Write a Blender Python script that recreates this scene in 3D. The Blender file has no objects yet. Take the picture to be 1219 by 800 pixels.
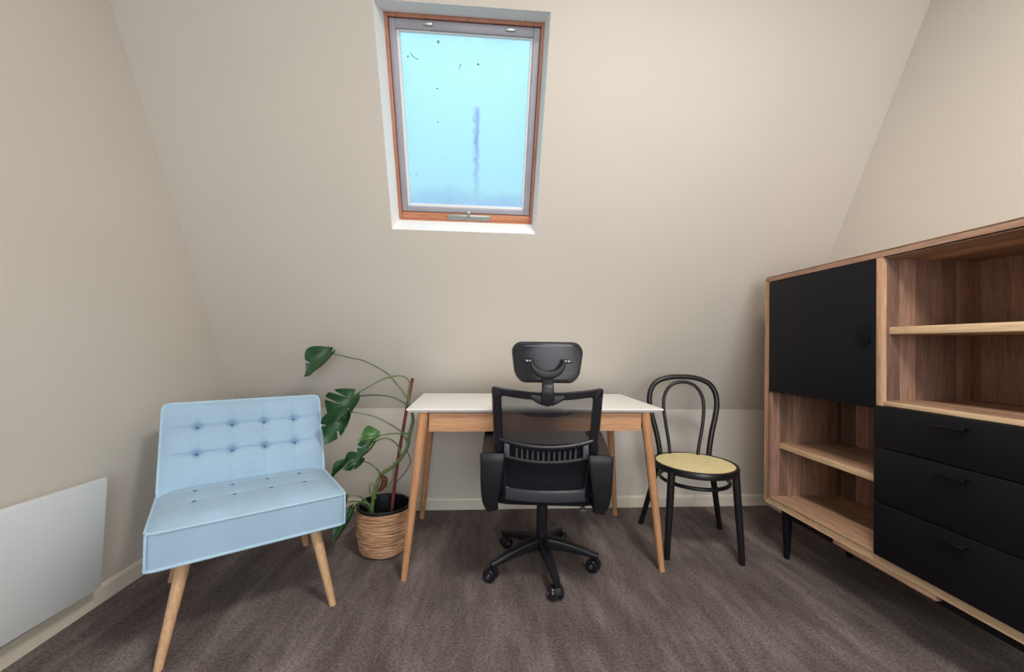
import bpy, bmesh, math, random
from mathutils import Vector, Matrix
rnd = random.Random(7)
S = bpy.context.scene
COL = S.collection

# ------------------------------------------------------------------ camera
cam_data = bpy.data.cameras.new('camera')
cam = bpy.data.objects.new('camera', cam_data)
COL.objects.link(cam)
_r = Vector((0.9975, -0.0693, 0.0149)); _u = Vector((-0.0158, -0.0132, 0.9998)); _f = Vector((0.0691, 0.9975, 0.0142))
cam.matrix_world = Matrix(((_r.x, _u.x, -_f.x, 0), (_r.y, _u.y, -_f.y, 0), (_r.z, _u.z, -_f.z, 1.0372), (0, 0, 0, 1)))
cam_data.sensor_width = 36
cam_data.lens = 470 / 1219 * 36
cam_data.shift_y = 4.2 / 1219
cam_data.clip_start = 0.02
S.camera = cam

# ------------------------------------------------------------------ sky
w = bpy.data.worlds.new('World'); S.world = w; w.use_nodes = True
nt = w.node_tree; bg = nt.nodes['Background']
tc = nt.nodes.new('ShaderNodeTexCoord'); sp = nt.nodes.new('ShaderNodeSeparateXYZ'); rp = nt.nodes.new('ShaderNodeValToRGB')
nt.links.new(tc.outputs['Generated'], sp.inputs[0]); nt.links.new(sp.outputs['Z'], rp.inputs[0]); nt.links.new(rp.outputs[0], bg.inputs[0])
# overcast sky: brightness rises evenly from horizon to zenith (1 + 2 sin e) / 3
rp.color_ramp.elements[0].position = 0.0; rp.color_ramp.elements[0].color = (0.27, 0.43, 0.49, 1)
rp.color_ramp.elements[1].position = 1.0; rp.color_ramp.elements[1].color = (0.70, 1.26, 1.48, 1)
bg.inputs[1].default_value = 1.15

# ------------------------------------------------------------------ large lights
def area(name, loc, rot, sx, sy, power, color):
    l = bpy.data.lights.new(name, 'AREA'); l.shape = 'RECTANGLE'; l.size = sx; l.size_y = sy; l.energy = power; l.color = color
    o = bpy.data.objects.new(name, l); COL.objects.link(o); o.location = loc; o.rotation_euler = rot
    return o
# daylight coming in through the big window in the rear wall (behind the camera)
area('rear_window_daylight', (0.45, -2.40, 1.45), (math.radians(90), 0, 0), 2.2, 1.5, 66, (0.97, 0.98, 1.0))
# daylight coming in through the skylight
pt = area('skylight_portal', (-0.106, 1.905, 2.072), (math.radians(-63.4), 0, 0), 0.72, 0.90, 1, (1, 1, 1))
pt.data.cycles.is_portal = True

S.view_settings.view_transform = 'Standard'
S.view_settings.look = 'None'
S.view_settings.exposure = 0.0
S.view_settings.gamma = 1.0
S.view_settings.use_curve_mapping = False

# ------------------------------------------------------------------ materials
def lin(c):
    return tuple(((x / 255) / 12.92 if x / 255 <= 0.04045 else ((x / 255 + 0.055) / 1.055) ** 2.4) for x in c)
def base_mat(name, rough=0.5, spec=0.5):
    m = bpy.data.materials.new(name); m.use_nodes = True
    b = m.node_tree.nodes['Principled BSDF']
    b.inputs['Roughness'].default_value = rough
    b.inputs['Specular IOR Level'].default_value = spec
    return m, m.node_tree, b
def N(t, kind, **kw):
    n = t.nodes.new(kind)
    for k, v in kw.items():
        if k in n.inputs: n.inputs[k].default_value = v
        else: setattr(n, k, v)
    return n
def coords(t, scale=(1, 1, 1), rot=(0, 0, 0), world=False):
    c = N(t, 'ShaderNodeNewGeometry').outputs['Position'] if world else N(t, 'ShaderNodeTexCoord').outputs['Object']
    mp = N(t, 'ShaderNodeMapping'); mp.inputs['Scale'].default_value = scale; mp.inputs['Rotation'].default_value = rot
    t.links.new(c, mp.inputs[0])
    return mp.outputs[0]
def ramp(t, fac, stops):
    r = N(t, 'ShaderNodeValToRGB'); e = r.color_ramp.elements
    while len(e) < len(stops): e.new(0.5)
    for i, (p, c) in enumerate(stops):
        e[i].position = p; e[i].color = (*c, 1)
    t.links.new(fac, r.inputs[0]); return r.outputs[0]
def noise(t, vec, scale, detail=3, rough=0.5):
    n = N(t, 'ShaderNodeTexNoise'); n.inputs['Scale'].default_value = scale; n.inputs['Detail'].default_value = detail
    n.inputs['Roughness'].default_value = rough; t.links.new(vec, n.inputs['Vector']); return n.outputs['Fac']
def bump(t, b, h, strength, dist):
    n = N(t, 'ShaderNodeBump'); n.inputs['Strength'].default_value = strength; n.inputs['Distance'].default_value = dist
    t.links.new(h, n.inputs['Height']); t.links.new(n.outputs[0], b.inputs['Normal'])
def mixc(t, fac, a, b, mode='MIX'):
    m = N(t, 'ShaderNodeMix', data_type='RGBA', blend_type=mode)
    for s, v in ((m.inputs[0], fac), (m.inputs[6], a), (m.inputs[7], b)):
        if isinstance(v, (int, float)): s.default_value = v
        elif isinstance(v, tuple): s.default_value = (*v, 1)
        else: t.links.new(v, s)
    return m.outputs[2]

def plain(name, rgb, rough=0.5, spec=0.5, var=0.06, nscale=30, bumpd=0.0, bscale=300, metal=0):
    m, t, b = base_mat(name, rough, spec)
    c = lin(rgb); v = coords(t)
    f = noise(t, v, nscale)
    t.links.new(ramp(t, f, [(0.3, tuple(x * (1 - var) for x in c)), (0.7, tuple(min(1, x * (1 + var)) for x in c))]), b.inputs['Base Color'])
    b.inputs['Metallic'].default_value = metal
    if bumpd: bump(t, b, noise(t, v, bscale, 4), 0.5, bumpd)
    return m
def wood(name, rgb, rgb2, axis='Z', rough=0.5, scale=1.0, piece=0.0, knots=False):
    m, t, b = base_mat(name, rough, 0.35)
    sc = {'X': (1.6, 22, 22), 'Y': (22, 1.6, 22), 'Z': (22, 22, 1.6)}[axis]
    v = coords(t, tuple(s * scale for s in sc))
    add = N(t, 'ShaderNodeVectorMath', operation='ADD')
    oi = N(t, 'ShaderNodeObjectInfo')
    mul = N(t, 'ShaderNodeMath', operation='MULTIPLY'); mul.inputs[1].default_value = 37.0
    t.links.new(oi.outputs['Random'], mul.inputs[0]); t.links.new(v, add.inputs[0]); t.links.new(mul.outputs[0], add.inputs[1])
    v = add.outputs[0]
    g1 = noise(t, v, 1.2, 5, 0.6); g2 = noise(t, v, 6.0, 3, 0.6)
    c1, c2 = lin(rgb), lin(rgb2)
    col = ramp(t, g1, [(0.25, c2), (0.72, c1)])
    col = mixc(t, 0.35, col, ramp(t, g2, [(0.35, tuple(x * 0.62 for x in c2)), (0.6, c1)]), 'MIX')
    if piece:
        col = mixc(t, 1.0, col, ramp(t, oi.outputs['Random'], [(0, (1 - piece,) * 3), (0.5, (1, 0.96, 0.92)), (1.0, (1 + piece * .6, 1 + piece * .6, 1 + piece * .5))]), 'MULTIPLY')
    t.links.new(col, b.inputs['Base Color'])
    bump(t, b, g2, 0.15, 0.001)
    return m
def wall_paint(name, rgb):
    m, t, b = base_mat(name, 0.75, 0.25)
    v = coords(t, world=True); c = lin(rgb)
    t.links.new(ramp(t, noise(t, v, 1.3, 4), [(0.3, tuple(x * 0.97 for x in c)), (0.7, tuple(x * 1.02 for x in c))]), b.inputs['Base Color'])
    bump(t, b, noise(t, v, 220, 3), 0.12, 0.002)
    return m
M = {}
M['wall'] = wall_paint('wall_paint', (209, 203, 195))
M['ceil'] = wall_paint('ceiling_paint', (225, 222, 215))
M['reveal'] = wall_paint('reveal_paint', (244, 245, 246))
M['skirt'] = plain('skirting_paint', (224, 217, 202), 0.4, 0.4, 0.03, 8)
M['heater'] = plain('heater_enamel', (224, 229, 233), 0.35, 0.45, 0.015, 5)
M['white'] = plain('white_laminate', (246, 245, 243), 0.32, 0.5, 0.015, 6)
M['oak'] = wood('oak_wood', (208, 158, 118), (180, 126, 88), 'Z', 0.45)
M['oakx'] = wood('oak_wood_along', (212, 164, 126), (186, 134, 96), 'X', 0.45)
M['oakd'] = wood('oak_wood_side', (206, 150, 104), (176, 118, 74), 'Y', 0.45)
M['beech'] = wood('beech_leg', (214, 176, 138), (192, 150, 112), 'Z', 0.5)
M['acz'] = wood('acacia_upright', (184, 149, 131), (130, 98, 87), 'Z', 0.5, 1, 0.5)
M['acy'] = wood('acacia_long', (198, 164, 140), (146, 108, 90), 'Y', 0.5, 1, 0.4)
M['aclight'] = wood('acacia_edge', (232, 206, 172), (196, 158, 124), 'Y', 0.5, 1, 0.04)
M['acmid'] = wood('acacia_frame', (186, 150, 128), (146, 110, 92), 'Y', 0.5, 1, 0.04)
M['acmidz'] = wood('acacia_frame_upright', (198, 160, 136), (156, 118, 98), 'Z', 0.5, 1, 0.04)
M['aclightz'] = wood('acacia_edge_upright', (208, 172, 142), (164, 124, 100), 'Z', 0.5, 1, 0.04)
M['acx'] = wood('acacia_deep', (200, 160, 132), (150, 108, 86), 'X', 0.5, 1, 0.24)
M['pine'] = wood('skylight_pine', (216, 152, 118), (184, 116, 88), 'X', 0.4)
M['pinez'] = wood('skylight_pine_side', (204, 146, 122), (172, 108, 86), 'Y', 0.4)
M['sash'] = plain('grey_sash_paint', (168, 166, 176), 0.4, 0.5, 0.05, 12)
M['metal'] = plain('brushed_metal', (176, 182, 176), 0.35, 0.5, 0.04, 20, metal=0.7)
M['black_lacquer'] = plain('black_lacquer', (14, 14, 21), 0.5, 0.22, 0.1, 6, 0.0003, 500)
M['black_metal'] = plain('black_metal', (20, 20, 23), 0.35, 0.4, 0.1, 10)
M['tab'] = plain('matt_black_tab', (7, 7, 9), 0.6, 0.2, 0.1, 10)
M['black_wood'] = plain('black_bentwood', (24, 23, 25), 0.33, 0.5, 0.1, 10)
M['plastic'] = plain('black_plastic', (24, 25, 31), 0.42, 0.4, 0.08, 15, 0.0004, 700)
M['plastic_gloss'] = plain('black_gloss_plastic', (24, 25, 32), 0.25, 0.5, 0.08, 15)
M['blackfab'] = plain('black_fabric', (24, 24, 30), 0.9, 0.2, 0.2, 60, 0.001, 900)
M['greypl'] = plain('grey_plastic', (70, 70, 76), 0.4, 0.5, 0.05, 15)
M['soil'] = plain('potting_soil', (20, 17, 16), 0.95, 0.1, 0.4, 80, 0.004, 120)
M['liner'] = plain('black_liner', (25, 26, 30), 0.4, 0.5, 0.05, 15)
M['stake'] = wood('reddish_stake', (128, 62, 62), (96, 40, 44), 'Z', 0.55)
M['sheath'] = plain('dry_sheath', (96, 58, 42), 0.8, 0.2, 0.3, 60, 0.002, 90)
M['root'] = plain('aerial_root', (120, 84, 74), 0.7, 0.3, 0.2, 60)

def fabric(name, rgb):
    m, t, b = base_mat(name, 0.9, 0.15)
    v = coords(t); c = lin(rgb)
    col = ramp(t, noise(t, v, 5, 3), [(0.3, tuple(x * 0.93 for x in c)), (0.7, tuple(x * 1.05 for x in c))])
    wx = N(t, 'ShaderNodeTexWave', bands_direction='X'); wx.inputs['Scale'].default_value = 120; wx.inputs['Distortion'].default_value = 1.5
    wz = N(t, 'ShaderNodeTexWave', bands_direction='Z'); wz.inputs['Scale'].default_value = 120; wz.inputs['Distortion'].default_value = 1.5
    t.links.new(v, wx.inputs[0]); t.links.new(v, wz.inputs[0])
    ad = N(t, 'ShaderNodeMath', operation='ADD'); t.links.new(wx.outputs['Fac'], ad.inputs[0]); t.links.new(wz.outputs['Fac'], ad.inputs[1])
    fl = noise(t, v, 420, 2)
    col = mixc(t, 1.0, col, ramp(t, fl, [(0.35, (0.86, 0.88, 0.9)), (0.65, (1.06, 1.05, 1.04))]), 'MULTIPLY')
    t.links.new(col, b.inputs['Base Color'])
    bump(t, b, ad.outputs[0], 0.12, 0.001)
    b.inputs['Sheen Weight'].default_value = 0.15
    return m
M['blue'] = fabric('pale_blue_fabric', (166, 196, 221))
M['bluepipe_highlit'] = fabric('highlit_blue_piping', (182, 212, 232))  # same fabric lightened: edge highlight painted into the piping colour
M['blue_shaded'] = fabric('shaded_button_fabric', (78, 112, 156))  # self-coloured buttons darkened: dimple shade painted into their colour

def carpet():
    m, t, b = base_mat('brown_carpet', 1.0, 0.03)
    v = coords(t, world=True)
    big = noise(t, v, 1.4, 3)
    st = noise(t, coords(t, (8, 1.7, 1), (0, 0, math.radians(-14)), True), 1.0, 6, 0.66)
    st2 = noise(t, coords(t, (9, 2.6, 1), (0, 0, math.radians(28)), True), 1.0, 5, 0.66)
    fib = noise(t, v, 420, 3, 0.7); fib2 = noise(t, v, 110, 3, 0.7)
    col = ramp(t, st, [(0.28, lin((92, 83, 82))), (0.50, lin((114, 104, 102))), (0.68, lin((156, 146, 144)))])
    col = mixc(t, 0.35, col, ramp(t, st2, [(0.35, lin((92, 83, 82))), (0.68, lin((160, 150, 148)))]))
    col = mixc(t, 1.0, col, ramp(t, big, [(0.3, (0.9, 0.88, 0.87)), (0.7, (1.08, 1.07, 1.07))]), 'MULTIPLY')
    col = mixc(t, 1.0, col, ramp(t, fib, [(0.3, (0.4, 0.39, 0.39)), (0.7, (1.6, 1.6, 1.6))]), 'MULTIPLY')
    col = mixc(t, 1.0, col, ramp(t, fib2, [(0.3, (0.55, 0.55, 0.55)), (0.7, (1.45, 1.45, 1.45))]), 'MULTIPLY')
    t.links.new(col, b.inputs['Base Color'])
    ad = N(t, 'ShaderNodeMath', operation='ADD'); t.links.new(fib, ad.inputs[0]); t.links.new(fib2, ad.inputs[1])
    bump(t, b, ad.outputs[0], 0.8, 0.006)
    return m
M['carpet'] = carpet()

def glass():
    m = bpy.data.materials.new('skylight_glass'); m.use_nodes = True; t = m.node_tree; t.nodes.clear()
    out = N(t, 'ShaderNodeOutputMaterial')
    tr = N(t, 'ShaderNodeBsdfTransparent'); tr.inputs[0].default_value = (0.96, 1.0, 1.0, 1)
    gl = N(t, 'ShaderNodeBsdfGlossy'); gl.inputs['Roughness'].default_value = 0.02
    m1 = N(t, 'ShaderNodeMixShader'); m1.inputs[0].default_value = 0.0015
    t.links.new(tr.outputs[0], m1.inputs[1]); t.links.new(gl.outputs[0], m1.inputs[2])
    # object coordinates: X across -0.3..0.3, Y along the slope -0.37..0.37
    c = N(t, 'ShaderNodeTexCoord').outputs['Object']; s = N(t, 'ShaderNodeSeparateXYZ'); t.links.new(c, s.inputs[0])
    def mth(op, a, b=None, cl=False):
        n = N(t, 'ShaderNodeMath', operation=op); n.use_clamp = cl
        for i, v in enumerate((a, b)):
            if v is None: continue
            if isinstance(v, (int, float)): n.inputs[i].default_value = v
            else: t.links.new(v, n.inputs[i])
        return n.outputs[0]
    n1 = noise(t, c, 28, 4, 0.65); n2 = noise(t, c, 9, 4, 0.6)
    # dried run of water: x about 0.055, y from 0.16 down to -0.2
    dx = mth('ABSOLUTE', mth('SUBTRACT', mth('ADD', s.outputs['X'], mth('MULTIPLY', mth('SUBTRACT', n1, 0.5), 0.045)), 0.05))
    inx = mth('SUBTRACT', 1.0, mth('DIVIDE', dx, 0.019), True)
    iny = mth('MULTIPLY', mth('DIVIDE', mth('SUBTRACT', 0.125, mth('ADD', s.outputs['Y'], mth('MULTIPLY', n1, 0.03))), 0.03, True), mth('DIVIDE', mth('ADD', s.outputs['Y'], 0.36), 0.35, True), True)
    streak = mth('MULTIPLY', mth('MULTIPLY', inx, iny), mth('MULTIPLY', n1, 2.0), True)
    # grime band along the bottom
    edge = mth('ADD', s.outputs['Y'], mth('MULTIPLY', n2, 0.12))
    band = mth('MULTIPLY', mth('SUBTRACT', 1.0, mth('DIVIDE', mth('ADD', edge, 0.30), 0.10), True), 0.42)
    dirt = mth('ADD', mth('MULTIPLY', streak, 0.8), band, True)
    d = N(t, 'ShaderNodeBsdfTransparent'); d.inputs[0].default_value = (0.66, 0.56, 0.84, 1)
    m2 = N(t, 'ShaderNodeMixShader'); t.links.new(dirt, m2.inputs[0]); t.links.new(m1.outputs[0], m2.inputs[1]); t.links.new(d.outputs[0], m2.inputs[2])
    # whitish translucent mix, stronger toward the edges
    ex = mth('DIVIDE', mth('ABSOLUTE', s.outputs['X']), 0.30); ey = mth('DIVIDE', mth('ABSOLUTE', s.outputs['Y']), 0.37)
    ed = mth('MAXIMUM', ex, ey); edge_white = mth('MULTIPLY', mth('POWER', ed, 5.0), mth('MULTIPLY', n2, 0.45), True)
    tl = N(t, 'ShaderNodeBsdfTranslucent'); tl.inputs[0].default_value = (0.95, 0.99, 1, 1)
    m3 = N(t, 'ShaderNodeMixShader'); t.links.new(edge_white, m3.inputs[0]); t.links.new(m2.outputs[0], m3.inputs[1]); t.links.new(tl.outputs[0], m3.inputs[2])
    # specks of dirt
    vo = N(t, 'ShaderNodeTexVoronoi'); vo.inputs['Scale'].default_value = 17; t.links.new(c, vo.inputs['Vector'])
    sepc = N(t, 'ShaderNodeSeparateColor'); t.links.new(vo.outputs['Color'], sepc.inputs[0])
    speck = mth('LESS_THAN', vo.outputs['Distance'], mth('MULTIPLY', mth('GREATER_THAN', sepc.outputs[0], 0.45), mth('MULTIPLY', sepc.outputs[1], 0.13)))
    db = N(t, 'ShaderNodeBsdfDiffuse'); db.inputs[0].default_value = (0.10, 0.13, 0.16, 1)
    m4 = N(t, 'ShaderNodeMixShader'); t.links.new(mth('MULTIPLY', speck, 0.8), m4.inputs[0]); t.links.new(m3.outputs[0], m4.inputs[1]); t.links.new(db.outputs[0], m4.inputs[2])
    t.links.new(m4.outputs[0], out.inputs[0])
    return m
M['glass'] = glass()

def mesh_net(name, opacity, rgb=(38, 36, 42)):
    m = bpy.data.materials.new(name); m.use_nodes = True; t = m.node_tree; b = t.nodes['Principled BSDF']
    b.inputs['Base Color'].default_value = (*lin(rgb), 1); b.inputs['Roughness'].default_value = 0.8
    tr = N(t, 'ShaderNodeBsdfTransparent'); mx = N(t, 'ShaderNodeMixShader')
    v = coords(t, (1, 1, 1)); f = ramp(t, noise(t, v, 500, 1), [(0.3, (opacity - 0.12,) * 3), (0.7, (opacity + 0.12,) * 3)])
    t.links.new(f, mx.inputs[0]); t.links.new(tr.outputs[0], mx.inputs[1]); t.links.new(b.outputs[0], mx.inputs[2])
    t.links.new(mx.outputs[0], t.nodes['Material Output'].inputs[0])
    return m
M['net'] = mesh_net('sheer_black_mesh', 0.46)

def cane():
    m, t, b = base_mat('cane_webbing', 0.6, 0.3)
    v = coords(t)
    ck = N(t, 'ShaderNodeTexChecker'); ck.inputs['Scale'].default_value = 150; t.links.new(v, ck.inputs[0])
    n = noise(t, v, 40, 3)
    col = ramp(t, n, [(0.3, lin((242, 224, 166))), (0.7, lin((252, 240, 194)))])
    col = mixc(t, 1.0, col, ramp(t, ck.outputs['Fac'], [(0, (0.84, 0.82, 0.76)), (1, (1, 1, 1))]), 'MULTIPLY')
    t.links.new(col, b.inputs['Base Color']); bump(t, b, ck.outputs['Fac'], 0.3, 0.001)
    return m
M['cane'] = cane()

def leafmat(name, rgb, rgb2):
    m, t, b = base_mat(name, 0.38, 0.5)
    v = coords(t)
    t.links.new(ramp(t, noise(t, v, 22, 3), [(0.3, lin(rgb2)), (0.7, lin(rgb))]), b.inputs['Base Color'])
    b.inputs['Subsurface Weight'].default_value = 0.0
    bump(t, b, noise(t, v, 60, 3), 0.25, 0.004)
    return m
M['leaf'] = leafmat('monstera_leaf', (50, 92, 55), (27, 60, 38))
M['leafl'] = leafmat('young_leaf', (92, 136, 76), (62, 106, 56))
M['stem'] = leafmat('green_stem', (112, 130, 78), (84, 104, 62))
M['stemd'] = leafmat('dark_petiole', (70, 94, 66), (56, 78, 56))

def wicker():
    m, t, b = base_mat('wicker_strands', 0.65, 0.3)
    v = coords(t, (14, 14, 160)); f = noise(t, v, 1.0, 4, 0.65)
    t.links.new(ramp(t, f, [(0.25, lin((122, 84, 60))), (0.5, lin((186, 142, 108))), (0.72, lin((222, 190, 156)))]), b.inputs['Base Color'])
    bump(t, b, f, 0.3, 0.002)
    return m
M['wicker'] = wicker()

# ------------------------------------------------------------------ mesh helpers
def box(bm, a, b, bev=0.0, seg=2):
    lo = [min(p, q) for p, q in zip(a, b)]; hi = [max(p, q) for p, q in zip(a, b)]
    r = bmesh.ops.create_cube(bm, size=1)
    vs = r['verts']
    for v in vs:
        v.co = Vector([lo[i] + (v.co[i] + 0.5) * (hi[i] - lo[i]) for i in range(3)])
    if bev:
        es = list({e for v in vs for e in v.link_edges})
        bmesh.ops.bevel(bm, geom=es, offset=bev, segments=seg, profile=0.5, affect='EDGES')
def rounded(w, h, r, n=4):
    r = min(r, w / 2 - 1e-5, h / 2 - 1e-5); out = []
    for cx, cy, a0 in ((w / 2 - r, h / 2 - r, 0), (-w / 2 + r, h / 2 - r, 90), (-w / 2 + r, -h / 2 + r, 180), (w / 2 - r, -h / 2 + r, 270)):
        for i in range(n + 1):
            a = math.radians(a0 + 90 * i / n); out.append((cx + r * math.cos(a), cy + r * math.sin(a)))
    return out
def circ(r, n=12, ry=None):
    return [(r * math.cos(2 * math.pi * i / n), (ry or r) * math.sin(2 * math.pi * i / n)) for i in range(n)]
def rings(bm, loops, closed=False, caps=True):
    vs = [[bm.verts.new(p) for p in lp] for lp in loops]; n = len(vs[0]); k = len(vs)
    for i in range(k if closed else k - 1):
        A, B = vs[i], vs[(i + 1) % k]
        for j in range(n):
            bm.faces.new((A[j], A[(j + 1) % n], B[(j + 1) % n], B[j]))
    if caps and not closed:
        bm.faces.new(vs[0][::-1]); bm.faces.new(vs[-1])
def sweep(bm, pts, sec, up=(0, 0, 1), closed=False, fixed=False):
    """sec: one list of 2-D points, or a function i -> list; first coordinate along 'side', second along 'up'."""
    pts = [Vector(p) for p in pts]; k = len(pts); loops = []; prev = None
    for i, p in enumerate(pts):
        if closed: d = pts[(i + 1) % k] - pts[i - 1]
        else: d = pts[min(i + 1, k - 1)] - pts[max(i - 1, 0)]
        d.normalize()
        if fixed or prev is None:
            u = Vector(up); u = u - d * u.dot(d)
            if u.length < 1e-3: u = Vector((1, 0, 0)) - d * d.x
        else:
            u = prev - d * prev.dot(d)
        u.normalize(); prev = u; s = d.cross(u)
        sc = sec(i) if callable(sec) else sec
        loops.append([p + s * a + u * b for a, b in sc])
    rings(bm, loops, closed)
def tube(bm, pts, r, n=10, closed=False, up=(0, 0, 1), fixed=False):
    if isinstance(r, (list, tuple)):
        k = len(pts); 
        def sec(i):
            x = i / (k - 1) * (len(r) - 1); a = int(min(x, len(r) - 2)); return circ(r[a] + (r[a + 1] - r[a]) * (x - a), n)
    else: sec = circ(r, n)
    sweep(bm, pts, sec, up, closed, fixed)
def spline(P, n=8, closed=False):
    P = [Vector(p) for p in P]; k = len(P); out = []
    for i in range(k if closed else k - 1):
        if closed: a, b, c, d = P[i - 1], P[i], P[(i + 1) % k], P[(i + 2) % k]
        else:
            b, c = P[i], P[i + 1]; a = P[i - 1] if i else b * 2 - c; d = P[i + 2] if i + 2 < k else c * 2 - b
        for j in range(n):
            t = j / n
            out.append(0.5 * ((2 * b) + (c - a) * t + (2 * a - 5 * b + 4 * c - d) * t * t + (3 * b - a - 3 * c + d) * t ** 3))
    if not closed: out.append(P[-1])
    return out
def lathe(bm, prof, n=32, c=(0, 0, 0), caps=True, axis=None):
    loops = []
    for r, z in prof:
        lp = [Vector((r * math.cos(2 * math.pi * i / n), r * math.sin(2 * math.pi * i / n), z)) for i in range(n)]
        loops.append(lp)
    if axis is not None:
        q = Vector((0, 0, 1)).rotation_difference(Vector(axis)); loops = [[q @ v for v in lp] for lp in loops]
    loops = [[v + Vector(c) for v in lp] for lp in loops]
    rings(bm, loops, False, caps)
def prism(bm, outline, d0, d1, plane='XY'):
    def mp(a, b, c): return {'XY': (a, b, c), 'XZ': (a, c, b), 'YZ': (c, a, b)}[plane]
    A = [bm.verts.new(mp(x, y, d0)) for x, y in outline]; B = [bm.verts.new(mp(x, y, d1)) for x, y in outline]
    n = len(A)
    bm.faces.new(A[::-1]); bm.faces.new(B)
    for i in range(n): bm.faces.new((A[i], A[(i + 1) % n], B[(i + 1) % n], B[i]))
def new(): return bmesh.new()
def obj(name, bm, mat, parent=None, world=False, sharp=38, flat=False):
    bmesh.ops.recalc_face_normals(bm, faces=bm.faces[:])
    if parent is not None and world:
        root = parent
        inv = parent.matrix_basis.inverted() if parent.parent is None else (parent.parent.matrix_basis @ parent.matrix_basis).inverted()
        bm.transform(inv)
    for f in bm.faces: f.smooth = not flat
    a = math.radians(sharp)
    for e in bm.edges:
        if len(e.link_faces) == 2 and e.calc_face_angle(0) > a: e.smooth = False
    me = bpy.data.meshes.new(name); bm.to_mesh(me); bm.free()
    me.materials.append(M[mat])
    o = bpy.data.objects.new(name, me); COL.objects.link(o)
    if parent is not None: o.parent = parent
    return o
def thing(name, label, cat, loc=(0, 0, 0), rotz=0.0, group=None):
    o = bpy.data.objects.new(name, None); COL.objects.link(o); o.empty_display_size = 0.05
    o.location = loc; o.rotation_euler = (0, 0, rotz); o.matrix_basis = Matrix.Translation(loc) @ Matrix.Rotation(rotz, 4, 'Z')
    o['label'] = label; o['category'] = cat
    if group: o['group'] = group
    return o
def struct(name, bm, mat, parent=None, **kw):
    o = obj(name, bm, mat, parent, **kw)
    if parent is None: o['kind'] = 'structure'
    return o

# ------------------------------------------------------------------ the room
XL, XR, YB, YR, ZK, ZC = -1.496, 1.900, 2.518, -2.55, 0.632, 2.70
SL = 1.1066; TAN = math.tan(SL); YT = YB - (ZC - ZK) / TAN
tv = Vector((0, -math.cos(SL), math.sin(SL))); nv = Vector((0, math.sin(SL), math.cos(SL)))   # up the slope / outward
P0 = Vector((0, YB, ZK))
def sl(x, s, d=0.0): return P0 + Vector((x, 0, 0)) + tv * s + nv * d

bm = new(); box(bm, (XL - .1, YR - .1, -0.1), (XR + .1, YB + .1, 0)); struct('floor', bm, 'carpet', flat=True)
prof = [(YR, 0), (YB, 0), (YB, ZK), (YT, ZC), (YR, ZC)]
bm = new(); prism(bm, prof, XL, XL - .1, 'YZ'); struct('wall_left', bm, 'wall', flat=True)
bm = new(); prism(bm, prof, XR, XR + .1, 'YZ'); struct('wall_right', bm, 'wall', flat=True)
bm = new(); box(bm, (XL, YB, 0), (XR, YB + .1, ZK)); struct('wall_front', bm, 'wall', flat=True)
bm = new(); box(bm, (XL - .1, YR - .1, ZC), (XR + .1, YT + .35, ZC + .1)); struct('ceiling', bm, 'ceil', flat=True)
# sloping wall with the skylight opening
WX0, WX1, WS0, WS1 = -0.4755, 0.2544, 1.099, 2.013
smax = (ZC - ZK) / math.sin(SL)
def slabs(bm, x0, x1, s0, s1, d0=0.0, d1=0.1):
    vs = [bm.verts.new(sl(x, s, d)) for d in (d0, d1) for x, s in ((x0, s0), (x1, s0), (x1, s1), (x0, s1))]
    for q in ((0, 1, 2, 3), (7, 6, 5, 4), (0, 4, 5, 1), (1, 5, 6, 2), (2, 6, 7, 3), (3, 7, 4, 0)): bm.faces.new([vs[i] for i in q])
bm = new()
xs = [XL, WX0, WX1, XR]; ss = [0, WS0, WS1, smax]
for d, flip in ((0.0, False), (0.16, True)):
    g = [[bm.verts.new(sl(x, s, d)) for x in xs] for s in ss]
    for i in range(3):
        for j in range(3):
            if i == 1 and j == 1: continue
            f = [g[i][j], g[i][j + 1], g[i + 1][j + 1], g[i + 1][j]]
            bm.faces.new(f[::-1] if flip else f)
struct('wall_slope', bm, 'wall', flat=True)
# rear wall with a wide window opening behind the camera
bm = new()
for a, b in (((XL, 0), (XR, .6)), ((XL, 2.3), (XR, ZC)), ((XL, .6), (-.75, 2.3)), ((1.65, .6), (XR, 2.3))):
    box(bm, (a[0], YR, a[1]), (b[0], YR - .1, b[1]))
struct('wall_rear', bm, 'wall', flat=True)
w2 = bpy.data.objects.new('window_2', None); COL.objects.link(w2); w2['kind'] = 'structure'; w2.location = (.45, YR, .6); w2.matrix_basis = Matrix.Translation((.45, YR, .6))
bm = new()
for a, b in (((-.75, .6), (1.65, .66)), ((-.75, 2.24), (1.65, 2.3)), ((-.75, .66), (-.69, 2.24)), ((1.59, .66), (1.65, 2.24)), ((.42, .66), (.48, 2.24))):
    box(bm, (a[0], YR - .02, a[1]), (b[0], YR - .08, b[1]), .004)
obj('window_frame', bm, 'white', w2, True)
# skirting boards
def skirting(name, a, b, n):
    a, b, n = Vector(a), Vector(b), Vector(n)
    sec = [(0, 0), (.012, 0), (.012, .060), (.009, .068), (0, .071)]
    bm = new(); loops = [[p + n * s[0] + Vector((0, 0, s[1])) for s in sec] for p in (a, b)]; rings(bm, loops)
    struct(name, bm, 'skirt', flat=True)
skirting('baseboard_left', (XL, YR, 0), (XL, YB, 0), (1, 0, 0))
skirting('baseboard_front', (XL + .012, YB, 0), (XR - .012, YB, 0), (0, -1, 0))
skirting('baseboard_right', (XR, YR, 0), (XR, YB, 0), (-1, 0, 0))
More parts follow.
